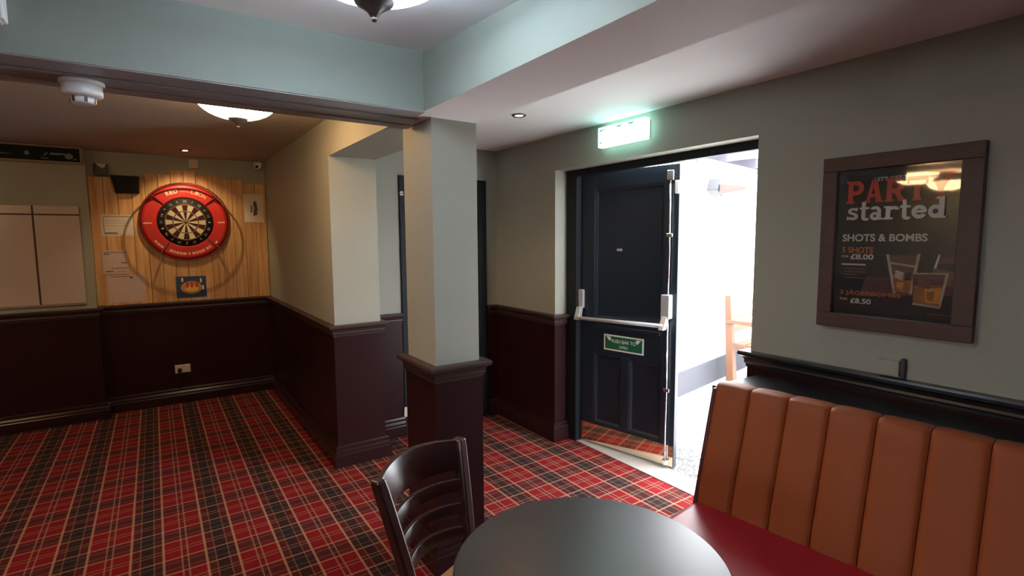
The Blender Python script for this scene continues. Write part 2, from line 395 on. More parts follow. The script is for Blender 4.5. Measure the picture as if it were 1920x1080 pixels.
# dado panels, rails, skirtings
DP = [(0, 0), (0.010, 0), (0.010, DADO - .02), (0, DADO - .02)]
RAIL = [(0, DADO - .075), (0.014, DADO - .075), (0.016, DADO - .062), (0.022, DADO - .055), (0.020, DADO - .045), (0.026, DADO - .030), (0.034, DADO - .024), (0.042, DADO - .020), (0.044, DADO - .008), (0.040, DADO), (0, DADO)]
SK = [(0, 0), (0.032, 0), (0.032, 0.075), (0.029, 0.082), (0.024, 0.084), (0.024, 0.094), (0.020, 0.104), (0.017, 0.110), (0.017, 0.126), (0.010, 0.138), (0, 0.140)]
runs = [
    (wall_r, 'right', [(XW, YF), (XW, OY0), (XW + .05, OY0)], False),
    (wall_r, 'right_far', [(XW + .105, OY1), (XW, OY1), (XW, YR), (2.235, YR)], False),
    (wall_c, 'corridor', [(1.49, YR), (QX1, YR)], False),
    (wall_p, 'partition', [(QX1, YR), (QX1, QY), (QX0, QY), (QX0, YD)], False),
    (wall_b, 'back', [(QX0, YD), (-0.41, YD)], False),
    (wall_s, 'scoreboard', [(-0.41, YD), (-0.41, YS), (XL, YS)], False),
    (wall_l, 'left', [(XL, YS), (XL, YF)], False),
    (wall_f, 'front', [(XL, YF), (XW, YF)], False),
    (pil, 'pillar', [(PX0, PY0), (PX0, PY1), (PX1, PY1), (PX1, PY0)], True),
]
for k, (par, nm, path, closed) in enumerate(runs):
    where = nm.replace('_', ' ') + (' wall' if nm != 'pillar' else ' base')
    tm = empty('trim_%d' % (k + 2), (path[0][0], path[0][1], 0), label='dark maroon dado panelling with a moulded rail on the ' + where, cat='panelling', kind='structure')
    for nm2, prf, mt2 in (('dado_panel', DP, 'dado_paint'), ('dado_rail', RAIL, 'rail_paint' if nm != 'right' else 'black_wood')):
        MB().sweep(prf, [(x - path[0][0], y - path[0][1]) for x, y in path], closed).build(nm2, mt2, tm)
    tag(MB().sweep([(o + .010 if o > 0 else 0.004, z) for o, z in SK], path, closed).build('baseboard_' + nm, 'skirt_paint'), 'dark maroon moulded skirting along the ' + nm.replace('_', ' ') + (' wall' if nm != 'pillar' else ' base'), 'baseboard', kind='structure')
# hidden-side door of the corridor
d2 = empty('door_2', (1.528, YR, 0), (0, 0, 0), 'dark closed door in the corridor wall behind the pillar', 'door', kind='structure')
MB().box(0.04, .627, .05, .09, 0.005, 1.86).build('leaf', 'frame_paint', d2)
MB().box(-.035, .04, -.015, .15, 0, 1.93).box(.627, .702, -.015, .15, 0, 1.93).box(.04, .627, -.015, .15, 1.86, 1.93).build('door_frame', 'frame_paint', d2, 0.003)
MB().box(.08, .30, .042, .052, 1.0, 1.75).box(.36, .58, .042, .052, 1.0, 1.75).box(.08, .30, .042, .052, .15, .85).box(.36, .58, .042, .052, .15, .85).build('panel', 'frame_paint', d2, .004)

# ------------------------------------------------------------------ outside
tag(MB().box(2.63, 12, -6, 12, -0.08, -0.012).build('ground_outside', 'concrete'), 'pale sunlit concrete yard outside the door', 'ground', kind='structure')
tag(MB().box(2.456, 2.63, OY0, OY1, -0.06, 0.004).build('threshold', 'threshold'), 'worn pale stone threshold of the open door', 'threshold', kind='structure')
yw = MB().prism([(2.56, 3.05), (3.94, 3.05), (9.5, 4.06), (9.5, 4.3), (3.9, 3.29), (2.56, 3.29)], -0.02, 2.17)
wo = tag(yw.build('wall_yard', 'render_white'), 'white rendered yard wall glaring in daylight', 'wall', kind='structure')
MB().sweep([(0, -.012), (.02, -.012), (.02, .22), (0, .22)], [(9.5, 4.06), (3.94, 3.05), (2.56, 3.05)]).build('plinth', 'plinth_grey', wo)
for v in wo.children[0].data.vertices: v.co.y -= 0.0
tag(MB().box(2.62, 3.02, 1.72, 2.30, -0.012, 0.0).build('door_mat', 'rubber_mat'), 'grey open-weave rubber mat just outside the door', 'mat')
cano = empty('yard_canopy', (4.55, 3.19, 2.17), (0, 0, math.radians(10.3)), label='pale timber canopy roof over the yard wall', cat='canopy')
MB().box(-.1, 4.4, -.10, 2.2, .16, .18).build('roof_sheet', 'roof_sheet', cano)
for i in range(6): MB().box(.25 + i * .75, .33 + i * .75, -.06, 2.2, .06, .16).build('rafter', 'roof_timber', cano)
MB().box(-.1, 4.4, .0, .08, 0, .06).build('wall_plate', 'roof_timber', cano)
# patio heater on yard wall
ht = empty('patio_heater', (4.42, 3.115, 1.93), (0, 0, math.radians(10)), 'small grey and red heater fixed high on the yard wall', 'heater')
MB().hexa([(-.08, -.13, -.02), (.04, -.13, -.08), (.04, -.02, -.08), (-.08, -.02, -.02), (-.03, -.13, .09), (.09, -.13, .03), (.09, -.02, .03), (-.03, -.02, .09)]).build('body', 'heater_grey', ht, .006)
MB().hexa([(-.02, -.36, -.03), (.03, -.36, -.03), (.06, -.131, -.06), (-.05, -.131, -.06), (-.02, -.36, .0), (.03, -.36, .0), (.06, -.131, .035), (-.05, -.131, .035)]).build('reflector', 'heater_red', ht, .006)
MB().box(0, .04, -.03, 0, -.02, .05).build('bracket', 'heater_grey', ht)
# teak bench
tb = empty('garden_bench', (4.70, 2.99, -0.012), (0, 0, math.radians(8)), 'orange brown slatted wooden bench against the yard wall', 'bench')
MB().hexa([(0, -.03, 0), (.085, -.03, 0), (.085, .05, 0), (0, .05, 0), (0, .03, .90), (.06, .03, .90), (.06, .09, .90), (0, .09, .90)]).build('back_post', 'teak', tb, .006)
MB().box(0, .075, -.52, -.45, 0, .62).build('leg', 'teak', tb, .006)
MB().box(-.02, .095, -.58, .06, .62, .66).build('armrest', 'teak', tb, .006)
MB().box(1.4, 1.46, 0, .07, 0, .9).build('back_post', 'teak', tb, .006)
MB().box(1.39, 1.46, -.52, -.45, 0, .62).build('leg', 'teak', tb, .006)
MB().box(1.37, 1.48, -.58, .06, .62, .66).build('armrest', 'teak', tb, .006)
for i in range(3): MB().box(.06, 1.4, .03 + .012 * i, .055 + .012 * i, .52 + i * .12, .57 + i * .12).build('back_slat', 'teak', tb)
for i in range(4): MB().box(.0, 1.46, -.50 + i * .125, -.40 + i * .125, .40, .425).build('seat_slat', 'teak', tb)
MB().box(.02, 1.44, -.50, -.46, .32, .40).box(.02, 1.44, 0, .04, .32, .40).build('apron', 'teak', tb)

# ------------------------------------------------------------------ exit door
th = math.atan2(2.054 - 2.765, 2.635 - 2.489)
df = empty('door_frame', (0, 0, 0), kind='structure'); tag(df, 'dark painted frame of the exit door', 'door frame')
MB().box(XW + .105, XW + T + .03, OY1 - .106, OY1, 0, OZ).build('jamb', 'frame_paint', df, .003)
MB().box(XW + .105, XW + T + .03, OY0, OY0 + .03, 0, OZ).build('jamb', 'frame_paint', df, .003)
MB().box(XW + .105, XW + .142, OY0 + .03, OY1 - .106, OZ - .045, OZ).build('head', 'frame_paint', df, .003)
D = empty('door_1', (2.489, 2.765, 0.012), (PI / 2, 0, th), 'dark navy panelled exit door standing ajar with panic bar', 'door', kind='structure')
W, H = .726, 1.900
def leaf():
    b = MB(); t0, t1 = -.042, 0.0
    b.box(0, .115, 0, H, t0, t1); b.box(.630, W, 0, H, t0, t1)                       # stiles
    b.box(.115, .630, 0, .155, t0, t1); b.box(.115, .630, .655, .90, t0, t1); b.box(.115, .630, 1.79, H, t0, t1)   # rails
    b.box(.335, .395, .155, .655, t0, t1)                                           # muntin
    return b.build('leaf_frame', 'door_paint', D, .003)
leaf()
for x0, x1, y0, y1 in ((.115, .335, .155, .655), (.395, .630, .155, .655), (.115, .630, .90, 1.79)):
    p = MB().box(x0, x1, y0, y1, -.034, -.014).build('panel', 'door_paint', D)
    bd = MB(); e = .022
    bd.sweep([(0, 0), (e, 0), (.008, .012), (0, .012)], [(x0, y0), (x1, y0), (x1, y1), (x0, y1)], True)
    o = bd.build('bead', 'door_paint', p); o.location.z = -.014
MB().box(.12, .62, .835, .862, 0, .012).build('rail_moulding', 'door_paint', D, .004)
tag(MB().box(.004, .722, .006, .140, 0, .003).build('kick_plate', 'brass_plate', D), 'polished metal kick plate mirroring the carpet')
# panic hardware
hz = .925
def bxl(name, x0, x1, y0, y1, z0, z1, mt='silver_paint', par=D, bv=.006): return MB().box(x0, x1, y0, y1, z0, z1).build(name, mt, par, bv, 3)
lb = bxl('latch_box', -.008, .034, .965, 1.095, 0, .026)
MB().hexa([(-.01, .885, .03), (.03, .885, .03), (.036, .975, .02), (-.004, .975, .02), (-.01, .885, .075), (.03, .885, .075), (.036, .975, .05), (-.004, .975, .05)]).build('lever_arm', 'silver_paint', lb, .005)
rb = bxl('latch_box', .642, .700, .955, 1.105, 0, .05)
MB().hexa([(.640, .885, .03), (.676, .885, .03), (.690, .975, .02), (.650, .975, .02), (.640, .885, .078), (.676, .885, .078), (.690, .975, .05), (.650, .975, .05)]).build('lever_arm', 'silver_paint', rb, .005)
MB().tube([(.0, .897, .06), (.67, .912, .06)], .013, 12).build('push_bar', 'silver_paint', D)
MB().tube([(.676, .02, .016), (.676, .955, .016)], .0062, 10).build('vertical_rod', 'chrome', D)
MB().tube([(.676, 1.10, .016), (.676, 1.85, .016)], .0062, 10).build('vertical_rod', 'chrome', D)
for y in (.50, 1.47): bxl('rod_guide', .655, .697, y - .012, y + .012, 0, .024, 'chrome', D, .004)
bxl('top_latch', .655, .700, 1.80, 1.862, 0, .03, 'chrome'); bxl('foot_bolt', .660, .692, .012, .05, 0, .026, 'chrome')
bxl('strike_plate', .70, .728, 1.72, 1.80, -.02, .012, 'white_plastic')
bxl('name_plate', .285, .325, 1.368, 1.384, -.014, -.010, 'silver_paint', bv=.001)
sg = empty('door_sign', (2.489, 2.765, 0.012), (PI / 2, 0, th), 'green and white push bar sign on the dark door', 'sign')
MB().box(.200, .505, .692, .800, .0012, .004).build('border', 'sign_white', sg)
MB().box(.210, .495, .702, .790, .004, .0048).build('panel', 'green_sign', sg)
text('lettering', 'PUSH BAR TO', 'sign_white', sg, .262, .747, .0052, 1, .185, .024, .01)
text('lettering', 'OPEN', 'sign_white', sg, .322, .714, .0052, 1, .065, .018, .01)
for sgn, x in ((1, .218), (-1, .487)):
    MB().prism([(x, .786), (x + sgn * .034, .786), (x + sgn * .040, .770), (x + sgn * .026, .757), (x + sgn * .018, .768)], .0048, .0053).build('arrow', 'sign_white', sg)

# exit light above door
ex = empty('exit_light', (XW, 2.388, 2.016), WR, 'glowing white and green illuminated exit box above the door', 'exit sign')
MB().box(.008, .360, .008, .110, 0, .016).build('housing', 'white_plastic', ex, .004)
MB().box(0, .368, 0, .118, .016, .060).build('lit_panel', 'exit_lit', ex, .004)
def exflat(n, pts, mt='exit_green', z=.0605): MB().prism(pts, z, z + .0004).build(n, mt, ex)
exflat('pictogram', [(.014, .022), (.045, .022), (.014, .036)]); exflat('pictogram', [(.014, .104), (.060, .104), (.060, .099), (.022, .092), (.014, .080)])
exflat('pictogram', [(.150, .108), (.205, .108), (.185, .097), (.160, .097)]); exflat('pictogram', [(.235, .108), (.300, .108), (.275, .096), (.255, .098)])
for i in range(4): exflat('pictogram', [(.085 + i * .035, .022), (.108 + i * .035, .022), (.108 + i * .035, .029), (.085 + i * .035, .029)], 'exit_faint')

# ------------------------------------------------------------------ poster
P = empty('framed_poster', (XW, 1.081, 1.096), WR, 'brown wooden framed drinks poster with red party lettering', 'poster')
fw_, fh_ = .514, .690
MB().box(0, fw_, 0, .058, 0, .034).build('frame_rail', 'poster_frame', P, .003); MB().box(0, fw_, fh_ - .056, fh_, 0, .034).build('frame_rail', 'poster_frame', P, .003)
MB().box(0, .054, .058, fh_ - .056, 0, .034).build('frame_stile', 'poster_frame', P, .003); MB().box(fw_ - .062, fw_, .058, fh_ - .056, 0, .034).build('frame_stile', 'poster_frame', P, .003)
pr = MB().box(.054, .452, .058, .634, .004, .012).build('print', 'poster_print', P)
def flat(n, pts, mt, lv=0): return MB().prism(pts, .0121 + lv * .0002, .0122 + lv * .0002).build(n, mt, pr)
# photo of tumblers on a bar
flat('printed_bar', [(.054, .07), (.452, .07), (.452, .175), (.054, .155)], 'print_dark'); flat('printed_bar', [(.15, .135), (.452, .16), (.452, .215), (.17, .215)], 'print_brown', 1)
flat('printed_backdrop', [(.385, .19), (.452, .19), (.452, .245), (.385, .255)], 'print_pink', 2); flat('printed_backdrop', [(.40, .27), (.452, .275), (.452, .30), (.40, .295)], 'print_brown', 2)
flat('printed_glass', [(.236, .300), (.346, .300), (.325, .155), (.268, .155)], 'print_brown', 3); flat('printed_glass', [(.236, .302), (.246, .302), (.276, .155), (.266, .155)], 'print_glass', 4); flat('printed_glass', [(.336, .306), (.346, .306), (.326, .155), (.318, .155)], 'print_glass', 4)
flat('printed_glass', [(.246, .275), (.335, .262), (.333, .255), (.248, .267)], 'print_glass', 4)
flat('printed_drink', [(.262, .225), (.325, .22), (.318, .16), (.272, .16)], 'print_amber', 5); flat('printed_ice', [(.270, .245), (.298, .235), (.292, .205), (.268, .215)], 'print_glass', 6); flat('printed_ice', [(.302, .232), (.322, .238), (.320, .208), (.300, .205)], 'print_dark', 6); flat('printed_ice', [(.276, .200), (.300, .196), (.296, .172), (.278, .175)], 'print_gold', 6)
flat('printed_glass', [(.326, .232), (.432, .236), (.414, .110), (.330, .118)], 'print_brown', 7); flat('printed_drink', [(.330, .19), (.427, .195), (.413, .118), (.333, .124)], 'print_amber', 8)
flat('printed_drink', [(.365, .18), (.425, .185), (.412, .128), (.368, .128)], 'print_gold', 9); flat('printed_ice', [(.372, .168), (.395, .172), (.392, .135), (.374, .137)], 'print_amber', 10); flat('printed_ice', [(.345, .215), (.385, .205), (.378, .178), (.343, .186)], 'print_pink', 10)
flat('printed_glass', [(.330, .124), (.415, .117), (.413, .110), (.331, .117)], 'print_glass', 10); flat('printed_glass', [(.424, .236), (.433, .236), (.415, .110), (.409, .112)], 'print_glass', 10); flat('printed_glass', [(.326, .236), (.432, .240), (.432, .235), (.326, .231)], 'print_glass', 10)
flat('printed_straw', [(.388, .255), (.396, .255), (.405, .305), (.400, .306)], 'print_white', 11)
Zt = .0146
text('lettering', "LET'S GET THIS", 'print_white', pr, .183, .583, Zt, 1, .140, .0165, .026)
# PARTY and started: heavy slab lettering
def glyphs(name, polys, mt, x0, y0, sx, sy):
    b = MB()
    for p in polys: b.prism([(x0 + x * sx, y0 + y * sy) for x, y in p], Zt, Zt + .0002 + .00001 * len(b.v))
    return b.build(name, mt, pr)
R_ = lambda a, b, c, d: [(a, b), (c, b), (c, d), (a, d)]
def arc(cx, cy, ro, ri, a0, a1, n=14, ey=1.0):
    out = []
    for i in range(n):
        a, b = math.radians(a0 + (a1 - a0) * i / n), math.radians(a0 + (a1 - a0) * (i + 1) / n)
        out.append([(cx + ri * math.cos(a), cy + ri * ey * math.sin(a)), (cx + ro * math.cos(a), cy + ro * ey * math.sin(a)), (cx + ro * math.cos(b), cy + ro * ey * math.sin(b)), (cx + ri * math.cos(b), cy + ri * ey * math.sin(b))])
    return out
SH = lambda polys, dx: [[(x + dx, y) for x, y in p] for p in polys]
gP = [R_(0, 0, .40, .10), R_(.08, 0, .32, 1), R_(0, .9, .4, 1), R_(.3, .82, .52, 1), R_(.3, .36, .52, .54)] + arc(.50, .68, .32, .10, -90, 90)
gA = [R_(-.02, 0, .28, .10), R_(.50, 0, .86, .10), [(.06, 0), (.22, 0), (.48, 1), (.30, 1)], [(.54, 0), (.80, 0), (.56, 1), (.34, 1)], R_(.18, .24, .64, .38)]
gR = gP + [[(.40, .42), (.62, .46), (.90, 0), (.62, 0)], R_(.60, 0, .94, .10)]
gT = [R_(.24, 0, .64, .10), R_(.31, 0, .56, 1), R_(0, .82, .87, 1), R_(0, .66, .12, 1), R_(.75, .66, .87, 1)]
gY = [R_(.26, 0, .64, .10), R_(.33, 0, .57, .5), [(.33, .42), (.57, .42), (.30, 1), (.04, 1)], [(.33, .42), (.57, .42), (.88, 1), (.66, 1)], R_(-.03, .9, .36, 1), R_(.58, .9, .94, 1)]
party = gP + SH(gA, .88) + SH(gR, 1.80) + SH(gT, 2.74) + SH(gY, 3.66)
glyphs('lettering', party, 'print_red', .086, .503, .345 / 4.6, .088)
gs = arc(.30, .50, .27, .10, 30, 250, ey=.72) ; gs = arc(.27, .50, .24, .07, 20, 270, ey=.80) + arc(.27, .22, .26, .08, -160, 90, ey=.80) + [R_(.42, .5, .50, .70), R_(.0, .02, .08, .22)]
gt = [R_(.10, .14, .28, .98), R_(0, .58, .44, .70)] + arc(.30, .16, .20, .04, 180, 330)
ga = [R_(.36, 0, .54, .52), R_(.36, 0, .64, .10)] + arc(.28, .20, .22, .07, 0, 360, 20) + arc(.29, .48, .25, .09, 0, 150)
gr = [R_(.0, 0, .40, .10), R_(.08, 0, .28, .70), R_(.0, .60, .28, .70)] + arc(.42, .44, .25, .09, 20, 150)
ge = arc(.30, .34, .31, .13, 30, 330, 20, 1.12) + [R_(.06, .30, .58, .42)] + arc(.30, .36, .31, .13, 0, 60, 6, 1.1)
gd = arc(.28, .34, .29, .11, 0, 360, 20, 1.15) + [R_(.40, 0, .60, 1.05), R_(.40, 0, .70, .10), R_(.30, .95, .60, 1.05)]
started = gs + SH(gt, .58) + SH(ga, 1.02) + SH(gr, 1.70) + SH(gt, 2.38) + SH(ge, 2.88) + SH(gd, 3.54)
glyphs('lettering', started, 'print_white', .092, .436, .326 / 4.24, .072)
text('lettering', 'SHOTS & BOMBS', 'print_white', pr, .079, .352, Zt, 1, .285, .029, .026)
text('lettering', '5 SHOTS', 'print_orange', pr, .080, .306, Zt, 1, .112, .024, .026)
text('lettering', 'FOR', 'print_white', pr, .080, .287, Zt, 1, .026, .009, .01)
text('lettering', '£8.00', 'print_white', pr, .112, .280, Zt, 1, .082, .022, .026)
text('lettering', '3 JÄGERBOMBS', 'print_orange', pr, .080, .133, Zt, 1, .212, .024, .026)
text('lettering', 'FOR', 'print_white', pr, .081, .114, Zt, 1, .028, .009, .01)
text('lettering', '£8.50', 'print_white', pr, .120, .103, Zt, 1, .074, .021, .026)
for x0, x1, y, h in ((.081, .168, .257, .006), (.090, .168, .241, .0035), (.092, .168, .229, .0035), (.092, .140, .218, .0035), (.090, .168, .205, .0035), (.376, .446, .086, .0035)):
    MB().box(x0, x1, y, y + h, Zt, Zt + .0002).build('small_print', 'print_white' if h > .005 else 'print_pink', pr)
MB().box(.054, .452, .058, .634, .0185, .0205).build('glass', 'picture_glass', P)

# socket under poster
so = empty('wall_socket', (XW, .849, .932), WR, 'wall coloured socket box on the dado rail under the poster', 'socket')
MB().box(0, .072, 0, .060, 0, .022).build('plate', 'wall_paint', so, .003)
MB().hexa([(.074, -.005, 0), (.090, -.005, 0), (.090, .02, 0), (.074, .02, 0), (.076, -.005, .018), (.088, -.005, .018), (.088, .02, .018), (.076, .02, .018)]).box(.075, .090, .018, .072, 0, .022).build('shaded_side', 'dark_grey', so, .003)  # dark piece standing in for the shade on the plate's side

# ------------------------------------------------------------------ banquette
ang = .0930
dv, nv = Vector((math.sin(ang), -math.cos(ang), 0)), Vector((math.cos(ang), math.sin(ang), 0))
BE = empty('banquette_bench', (1.666, 1.19, 0), (0, 0, math.atan2(dv.y, dv.x)), 'orange channel-back banquette with a red seat below the poster', 'bench')
# local x along the bench towards the viewer, local y towards the wall (left of x)
NCH, CW, ZB, ZT2, LEAN = 11, .1345, .46, .882, .124
def channel(i):
    b = MB(); n, k = 24, 10; x0 = i * CW; base = len(b.v)
    hgt = ZT2 - ZB
    prof = []
    for j in range(k + 1):
        t = j / k
        prof.append((LEAN * t, ZB - .05 * (j == 0) + hgt * t, 1.0))
    # rounded over the top to the rear
    top = [(LEAN + .006, ZT2 + .010, .85), (LEAN + .020, ZT2 + .015, .6), (LEAN + .070, ZT2 + .013, .35), (LEAN + .085, ZT2 - .02, .2)]
    rows = prof + top
    for (y, z, a) in rows:
        for q in range(n + 1):
            u = q / n; bul = .012 * (1 - abs(2 * u - 1) ** 9) * a
            zz = z + (0.005 * (1 - abs(2 * u - 1) ** 4) if z > ZT2 - .001 else 0)
            b.v.append((x0 + .001 + (CW - .002) * u, y - bul + .004, zz))
    for r in range(len(rows) - 1):
        for q in range(n): b.face([base + r * (n + 1) + q, base + r * (n + 1) + q + 1, base + (r + 1) * (n + 1) + q + 1, base + (r + 1) * (n + 1) + q], True)
    return b.build('back_channel', 'orange_vinyl', BE)
for i in range(NCH): channel(i)
Lb = NCH * CW
bk = MB(); bk.hexa([(0.002, .012, .30), (Lb, .012, .30), (Lb, .16, .30), (0.002, .16, .30), (0.002, LEAN + .012, ZT2 - .008), (Lb, LEAN + .012, ZT2 - .008), (Lb, LEAN + .082, ZT2 - .008), (0.002, LEAN + .082, ZT2 - .008)])
bk.build('back_board', 'maroon_vinyl', BE, .01)
MB().hexa([(-.012, -.006, .44), (0.004, -.006, .44), (0.004, .17, .44), (-.012, .17, .44), (-.012, LEAN - .006, ZT2 - .004), (0.004, LEAN - .006, ZT2 - .004), (0.004, LEAN + .088, ZT2 - .004), (-.012, LEAN + .088, ZT2 - .004)]).build('end_panel', 'maroon_vinyl', BE, .005)
MB().box(-.01, Lb, -.43, .03, .36, ZB).build('seat', 'red_vinyl', BE, .028, 4)
MB().box(.02, Lb - .02, -.38, .14, 0, .365).build('plinth', 'black_wood', BE, .004)
# dark ledge behind the bench
lg = empty('wall_ledge', (0, 0, 0), label='dark polished wooden ledge between the bench and the wall', cat='ledge')
MB().prism([(1.96, 1.335), (XW - .012, 1.315), (XW - .012, -.40), (2.02, -.40)], .805, .832).build('top_board', 'black_wood', lg, .004)
MB().prism([(2.00, 1.30), (XW - .012, 1.285), (XW - .012, -.38), (2.06, -.38)], 0, .805).build('box', 'black_wood', lg)

# ------------------------------------------------------------------ round table
tcx, tcy, tz, tr_ = .79, .8418, .72, .316
TB = empty('round_table', (tcx, tcy, 0), label='round dark wooden pub table in front of the bench', cat='table')
MB().lathe([(0.0001, tz - .028), (tr_ - .008, tz - .028), (tr_, tz - .020), (tr_, tz - .006), (tr_ - .005, tz), (.0001, tz)], n=96).build('table_top', 'table_top', TB)
for p_ in TB.children[0].data.polygons: p_.use_smooth = abs(p_.normal.z) < .5
MB().lathe([(.032, .03), (.032, .60), (.045, .66), (.10, .675), (.12, tz - .028)], n=32).build('column', 'iron', TB)
MB().lathe([(.165, 0), (.165, .012), (.15, .022), (.08, .032), (.05, .06), (.034, .08)], n=48).build('base', 'iron', TB)

# ------------------------------------------------------------------ chair
fwd = Vector((.384, -.923, 0)); rot = math.atan2(fwd.y, fwd.x) + PI / 2       # local -y is forward
CH = empty('dining_chair', (.626, 1.396, 0), (0, 0, rot), 'dark polished ladder-back chair pulled up to the round table', 'chair')
# local: +x chair's right seen from the front... x axis = along backrest, y backwards
def bar(path, w_, d_, name, mt='chair_wood', bevel=.006, ws=None):
    b = MB(); base = 0
    for i, p in enumerate(path):
        ww = ws[i] if ws else w_
        b.v += [(p[0] - ww / 2, p[1] - d_ / 2, p[2]), (p[0] + ww / 2, p[1] - d_ / 2, p[2]), (p[0] + ww / 2, p[1] + d_ / 2, p[2]), (p[0] - ww / 2, p[1] + d_ / 2, p[2])]
    for i in range(len(path) - 1):
        for k in range(4): b.face([4 * i + k, 4 * i + (k + 1) % 4, 4 * i + 4 + (k + 1) % 4, 4 * i + 4 + k], False)
    b.face([3, 2, 1, 0]); n = 4 * (len(path) - 1); b.face([n, n + 1, n + 2, n + 3])
    return b.build(name, mt, CH, bevel)
def post(s, z):
    # centre line of a back post at height z: half width and backward offset
    t = (z - .45) / (.82 - .45)
    if t >= 0: hw = .121 + .054 * t; yy = -.080 + .080 * t ** 1.15
    else: hw = .121 + .01 * t; yy = -.080 - .03 * t * 1.2 * -1 if False else -.080 + .06 * (-t) ** 1.5
    return (s * hw, yy, z)
for s in (-1, 1):
    bar([post(s, z) for z in (0, .15, .30, .42, .50, .58, .66, .74, .79, .822)], .034, .036, 'back_leg', ws=[.034] * 8 + [.034, .030])
    bar([(s * .165, -.43, 0), (s * .165, -.425, .43)], .034, .034, 'front_leg', ws=[.028, .036])
def slat(z0, z1, name, th_=.014, crown=0.0):
    b = MB(); n = 14
    for i in range(n + 1):
        u = i / n; zm = (z0 + z1) / 2
        x0_, y0_, _ = post(1, zm); hw = x0_ - .004
        x = -hw + 2 * hw * u; bow = .058 * (1 - (2 * u - 1) ** 2)
        for (zz) in (z0, z1 + crown * (1 - (2 * u - 1) ** 2)):
            px, py, _ = post(1, zz)
            b.v += [(x * (px - .004) / hw, py + bow - th_ / 2, zz), (x * (px - .004) / hw, py + bow + th_ / 2, zz)]
    for i in range(n):
        o = 4 * i
        for a, c2 in ((0, 1), (1, 3), (3, 2), (2, 0)): b.face([o + a, o + c2, o + 4 + c2, o + 4 + a], (a, c2) in ((1, 3), (2, 0)))
    b.face([0, 1, 3, 2]); o = 4 * n; b.face([o, o + 2, o + 3, o + 1])
    return b.build(name, 'chair_wood', CH, .003)
slat(.730, .818, 'top_rail', .018, .012)
for a, c2 in ((.664, .702), (.594, .631), (.524, .562)): slat(a, c2, 'back_slat')
MB().prism([(-.150, -.045), (.150, -.045), (.195, -.47), (-.195, -.47)][::-1], .43, .455).build('seat', 'seat_wood', CH, .010, 3)
MB().prism([(-.135, -.085), (.135, -.085), (.17, -.44), (-.17, -.44)][::-1], .375, .43).build('seat_apron', 'chair_wood', CH)
MB().tube([(-.163, -.427, .18), (.163, -.427, .18)], .010).build('stretcher', 'chair_wood', CH)
for s in (-1, 1): MB().tube([(s * .163, -.427, .14), (s * .122, -.06, .14)], .010).build('stretcher', 'chair_wood', CH)

# ------------------------------------------------------------------ ceiling bowl lights
def bowl(loc, zc, mt, label, power=None, colr=None, rb=.185, depth=.105, fin=.040):
    x, y, zt = loc                                    # zt: tip of the finial
    o = empty('ceiling_light', (x, y, zc), label=label, cat='ceiling light')
    zb = zt - zc + fin                               # bottom of the bowl
    prof = [(.004 + (rb - .004) * math.sin(t * PI / 2 / 10), zb + depth * (1 - math.cos(t * PI / 2 / 10))) for t in range(11)]
    MB().lathe([(.0001, zb)] + prof[0:] + [(rb - .004, zb + depth + .002), (rb - .010, zb + depth - .004)], n=48, cap=False).build('glass_bowl', mt, o)
    MB().lathe([(.07, -.014), (.075, -.0005)], n=32).build('ceiling_plate', 'finial_metal', o)
    MB().tube([(0, 0, zb + .004), (0, 0, -.013)], .006, 8).build('stem', 'finial_metal', o)
    MB().lathe([(.0001, zb - fin), (.006, zb - fin + .001), (.0068, zb - fin + .007), (.005, zb - fin + .010), (.010, zb - fin + .012), (.017, zb - fin + .022), (.030, zb - fin + .031), (.043, zb - fin + .039), (.046, zb - fin + .046), (.042, zb - fin + .052), (.012, zb - fin + .053), (.010, zb + .012), (.0001, zb + .012)], n=32).build('finial', 'finial_metal', o)
    return o
bowl((.452, 1.213, 1.969), 2.144, 'lamp_cool', 'cool white glass bowl light at the top of the picture', fin=.058, depth=.082)
bowl((.380, 2.92, 2.018), 2.209, 'lamp_warm', 'warm glowing glass bowl light over the darts area')
bowl((-1.70, 2.09, 1.935), 2.19, 'lamp_warm', 'warm bowl light mirrored in the poster glass, the inner one')
bowl((-2.87, 2.17, 1.935), 2.19, 'lamp_warm', 'warm bowl light mirrored in the poster glass, the outer one')

def downlight(loc, label, energy, target, size=100):
    o = empty('recessed_spotlight', loc, label=label, cat='spotlight')
    MB().lathe([(.022, 0), (.040, 0), (.042, -.004), (.036, -.009), (.026, -.007), (.022, 0)], n=32).build('rim', 'finial_metal', o)
    MB().lathe([(.0001, -.003), (.022, -.003)], n=24).build('lens', 'spot_warm', o)
    l = bpy.data.lights.new('spot_beam', 'SPOT'); l.energy = energy; l.color = (1, .72, .40); l.spot_size = math.radians(size); l.spot_blend = .6; l.shadow_soft_size = .012
    lo = bpy.data.objects.new('spot_beam', l); col.objects.link(lo); lo.parent = o; lo.location = (0, 0, -.016)
    d = Vector(target) - Vector(loc); lo.rotation_euler = d.to_track_quat('-Z', 'Y').to_euler()
downlight((1.77, 2.50, 2.172), 'small spotlight recessed in the corridor ceiling beside the pillar', 3.0, (1.77, 2.6, 0))
downlight((.264, 5.114, 2.209), 'small spotlight recessed in the ceiling above the dartboard', 13.0, (.25, 5.56, 1.15), 100)

